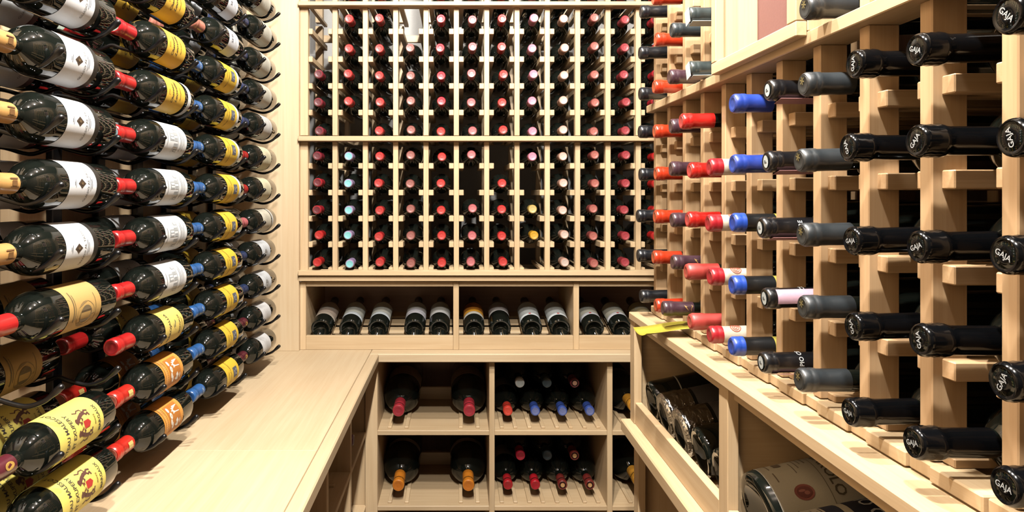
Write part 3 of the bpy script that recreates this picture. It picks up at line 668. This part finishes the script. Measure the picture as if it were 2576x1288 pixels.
for c, k, cn, cp, ex in ((0, 0, *RC[0], None), (0, 1, *RC[0], None), (0, 2, *RC[0], None), (1, 0, *RC[1], None), (1, 1, *RC[1], None), (1, 2, *RC[1], None), (2, 0, *RC[2], None), (2, 1, 'slate grey', cap((48, 58, 62), (44, 54, 58), rough=.35), None),
                         (3, 0, 'tagged grey-green', GRN, necktag), (3, 1, 'tagged grey-green', GRN, necktag), (7, 0, *RC[7], None)):
    rbottle(c, UP(k), cn, cp, k, 'upper', extra=ex)
# display box set into the upper section
t = thing('display_box', 'shallow wood framed display box with maroon back on right rack', 'display box', (.5, 1.07, EYE+.2185))
XD, Y0, Y1, ZD, ZT = .468, .9265, 1.234, EYE+.2185, 2.2
box('frame_rail', XD, XD+.016, Y0, Y1, ZD, ZD+.021, t, axis=1); box('frame_rail', XD, XD+.016, Y0, Y1, ZT-.021, ZT, t, axis=1)
box('frame_stile', XD, XD+.016, Y1-.021, Y1, ZD+.0212, ZT-.0212, t, axis=2); box('frame_stile', XD, XD+.016, Y0, Y0+.026, ZD+.0212, ZT-.0212, t, axis=2)
box('side_panel', XD+.0162, .60, Y1-.012, Y1, SHT+.0005, ZT, t, axis=2); box('side_panel', XD+.0162, .60, Y0, Y0+.012, SHT+.0005, ZT, t, axis=2)
box('back_panel', .547, .556, Y0+.0122, Y1-.0122, SHT+.0005, ZT, t, m=mat((132, 88, 84), .6, key='maroonpanel', bump=.15))
box('bottom_panel', XD+.0162, .5465, Y0+.0122, Y1-.0122, SHT+.0005, SHT+.0125, t, axis=1); box('top_panel', XD+.0162, .60, Y0, Y1, ZT, ZT+.012, t, axis=1)

# ------------------------------------------------------------------ RIGHT LEDGE + BIN UNIT
t = thing('bin_cabinet', 'wood bin unit below the right rack with tilted large bottles', 'cabinet', (.65, 1.0, 0))
LZ = EYE-.2996; Y9 = .10; YE = 1.716
box('ledge', .4405, .4905, Y9, YE, LZ-.0185, LZ, t, axis=1, bev=.002)
box('ledge_board', .4908, XR, Y9, YE, LZ-.0185, LZ-.0005, t, axis=1)
box('header', .457, .476, Y9, YE-.04, EYE-.339, LZ-.0188, t, axis=1)
L2 = EYE-.573; LIPT = EYE-.519
box('stile', .444, .463, YE-.04, YE, L2, LZ-.0188, t, axis=2)
box('side_panel', .4632, XR, YE-.02, YE, L2, LZ-.0188, t, axis=0)
for y in (1.1235, .5):
    box('stile', .446, .465, y-.0185, y+.0185, L2, LZ-.0188, t, axis=2)
    box('divider', .4655, XR, y-.009, y+.009, L2, LZ-.0188, t, axis=0)
box('lip', .4465, .4635, 1.1425, YE-.0405, L2, LIPT, t, axis=1); box('lip', .4465, .4635, .519, 1.1045, L2, LIPT, t, axis=1)
box('lip', .4465, .4635, Y9, .481, L2, LIPT, t, axis=1)
box('lower_ledge', .4205, XR, Y9, 1.72, L2-.03, L2, t, axis=1, bev=.003)
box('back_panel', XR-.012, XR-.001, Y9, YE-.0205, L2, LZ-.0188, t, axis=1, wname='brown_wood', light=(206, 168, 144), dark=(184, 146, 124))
for a, b, zs_ in ((1.1335, YE-.0205, -.5595), (.51, 1.1135, -.571), (Y9, .49, -.571)):
    for s_ in (.03, .12, .21, .29):
        o = box('slat', 0, .055, a, b, 0, .008, t, axis=1)
        o.location = Vector((.485+s_*math.cos(th), (a+b)/2, EYE+zs_+s_*math.sin(th)))-t.location; o.rotation_euler = (0, -th, 0)
box('stile', .452, .471, 1.67, 1.71, .10, L2-.0305, t, axis=2)
box('side_panel', .4715, XR, 1.694, 1.71, .10, L2-.0305, t, axis=2)
for y in (1.14, .5): box('stile', .452, .471, y-.02, y+.02, .10, L2-.0305, t, axis=2); box('divider', .4715, XR, y-.009, y+.009, .10, L2-.0305, t, axis=2)
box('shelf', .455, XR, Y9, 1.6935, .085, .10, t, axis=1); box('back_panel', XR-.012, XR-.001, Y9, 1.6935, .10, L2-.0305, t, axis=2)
# tilted magnums, base to the aisle
ax = (math.cos(th), 0, math.sin(th))
wrapm = lathe([(.03, -.003), (.047, -.0025), (.0512, .004), (.0505, .02), (.0516, .035), (.0498, .045), (.0505, .062)], 40)
foot = [dict(name='foot_band', mesh=patch(KIND['magnum']['r']+.0004, .066, .069, -150, 150, 40), mat=paper((150, 146, 132)))]
dl = [lab('magnum', .07, .19, (64, 58, 56), 85, [('lettering', rects(KIND['magnum']['r']+.0009, [(-.03, .03, .15, .153), (-.02, .02, .13, .133)]), mat((120, 112, 104), .6))])]
for i, (y, wr, dsg, nm) in enumerate(((1.637, 0, foot, 'pale foot line'), (1.534, 1, dl, 'plastic wrapped base'), (1.424, 1, dl, 'plastic wrapped base'), (1.314, 0, None, 'glossy black base'), (1.204, 0, None, 'bare dark base'))):
    def ex(tt, wr=wr):
        if wr: obj('plastic_wrap', wrapm, PLASTIC, tt)
    bottle(basis(ax, (-.2, -.5, 1), (.476, y, EYE-.506)), 'magnum', cap((30, 28, 30), None), 'magnum with %s in far bin under right ledge, %s from back' % (nm, ORD[i+1]), group='magnums under the right ledge', design=dsg, extra=ex)
rJ = KIND['jeroboam']['r']+.0009
barolo = [lab('jeroboam', .016, .20, (196, 188, 170), 105, [
    ('seal', polys(rJ, [ell(.022, .058, .012, .0145, 20)]), mat((150, 82, 72), .6)), ('seal', polys(rJ+.0003, [ell(.022, .058, .0085, .011, 18)]), mat((120, 60, 54), .6)), ('seal', polys(rJ+.0006, [ell(.02, .055, .002, .005, 12), ell(.024, .061, .003, .004, 12)]), mat((172, 110, 98), .6)),
    ('lettering', wraptext(rJ, 'BAROLO', .022, .108, -.006), mat((100, 88, 66), .6)), ('border', rects(rJ, [(-.09, .09, .0935, .0945)]), mat((130, 118, 96), .6)),
    ('lettering', rects(rJ, [(-.06, -.03, .085, .087), (-.055, -.03, .078, .0795), (-.05, -.02, .071, .0725), (-.05, -.035, .04, .052), (-.06, -.03, .03, .0315), (.05, .07, .03, .032), (.045, .06, .037, .0385), (-.02, .0, .03, .032), (-.04, -.01, .063, .0645), (.05, .075, .076, .0775)]), mat((118, 104, 88), .6))])]
cesare = [lab('jeroboam', .014, .042, (206, 198, 180), 105, [('lettering', rects(rJ, [(-.05, .03, .037, .0385), (-.04, .04, .032, .033), (-.05, .02, .026, .027), (-.03, .04, .02, .021)]), mat((90, 80, 72), .6))]),
          lab('jeroboam', .0425, .062, (40, 44, 66), 105, name='label_band'), lab('jeroboam', .0625, .073, (180, 170, 150), 105, name='label_band'),
          lab('jeroboam', .0735, .18, (22, 26, 44), 105, [('lettering', wraptext(rJ, 'PIO CESARE', .026, .098, .0), mat((200, 200, 200), .6))])]
for i, (y, dsg, nm) in enumerate(((1.036, barolo, 'buff lettered label and red seal'), (.893, cesare, 'cream and navy lettered label'), (.75, barolo, 'buff label, mostly below the frame'), (.607, cesare, 'navy label, below the frame'))):
    bottle(basis(ax, (-.15, -.45, 1), (.467, y, EYE-.500)), 'jeroboam', cap((34, 32, 34), None), 'large bottle with %s in near bin under right ledge' % nm, group='large bottles under the right ledge', design=dsg)
# yellow card curling over the ledge
V = []; Fc = []; n = 12; m_ = 6
for i in range(n+1):
    u = i/n
    for j in range(m_+1):
        w = j/m_
        x = .503-u*(.106+.012*w); z = LZ+.0215-.008*u-.010*math.sin(u*1.6)**2-.004*u*u+.010*u*(2*w-1)**2
        V.append((x, 1.392+w*.08+.008*u*(1-2*w), z))
for i in range(n):
    for j in range(m_):
        a = i*(m_+1)+j; Fc.append((a, a+m_+1, a+m_+2, a+1))
me = mesh(V, Fc, True, 'card'); o = obj('paper_card', me, mat((186, 172, 44), .6))
sm = o.modifiers.new('thickness', 'SOLIDIFY'); sm.thickness = .0005
tag(o, 'curled yellow paper card under a plum-capped bottle on the right ledge', 'card')
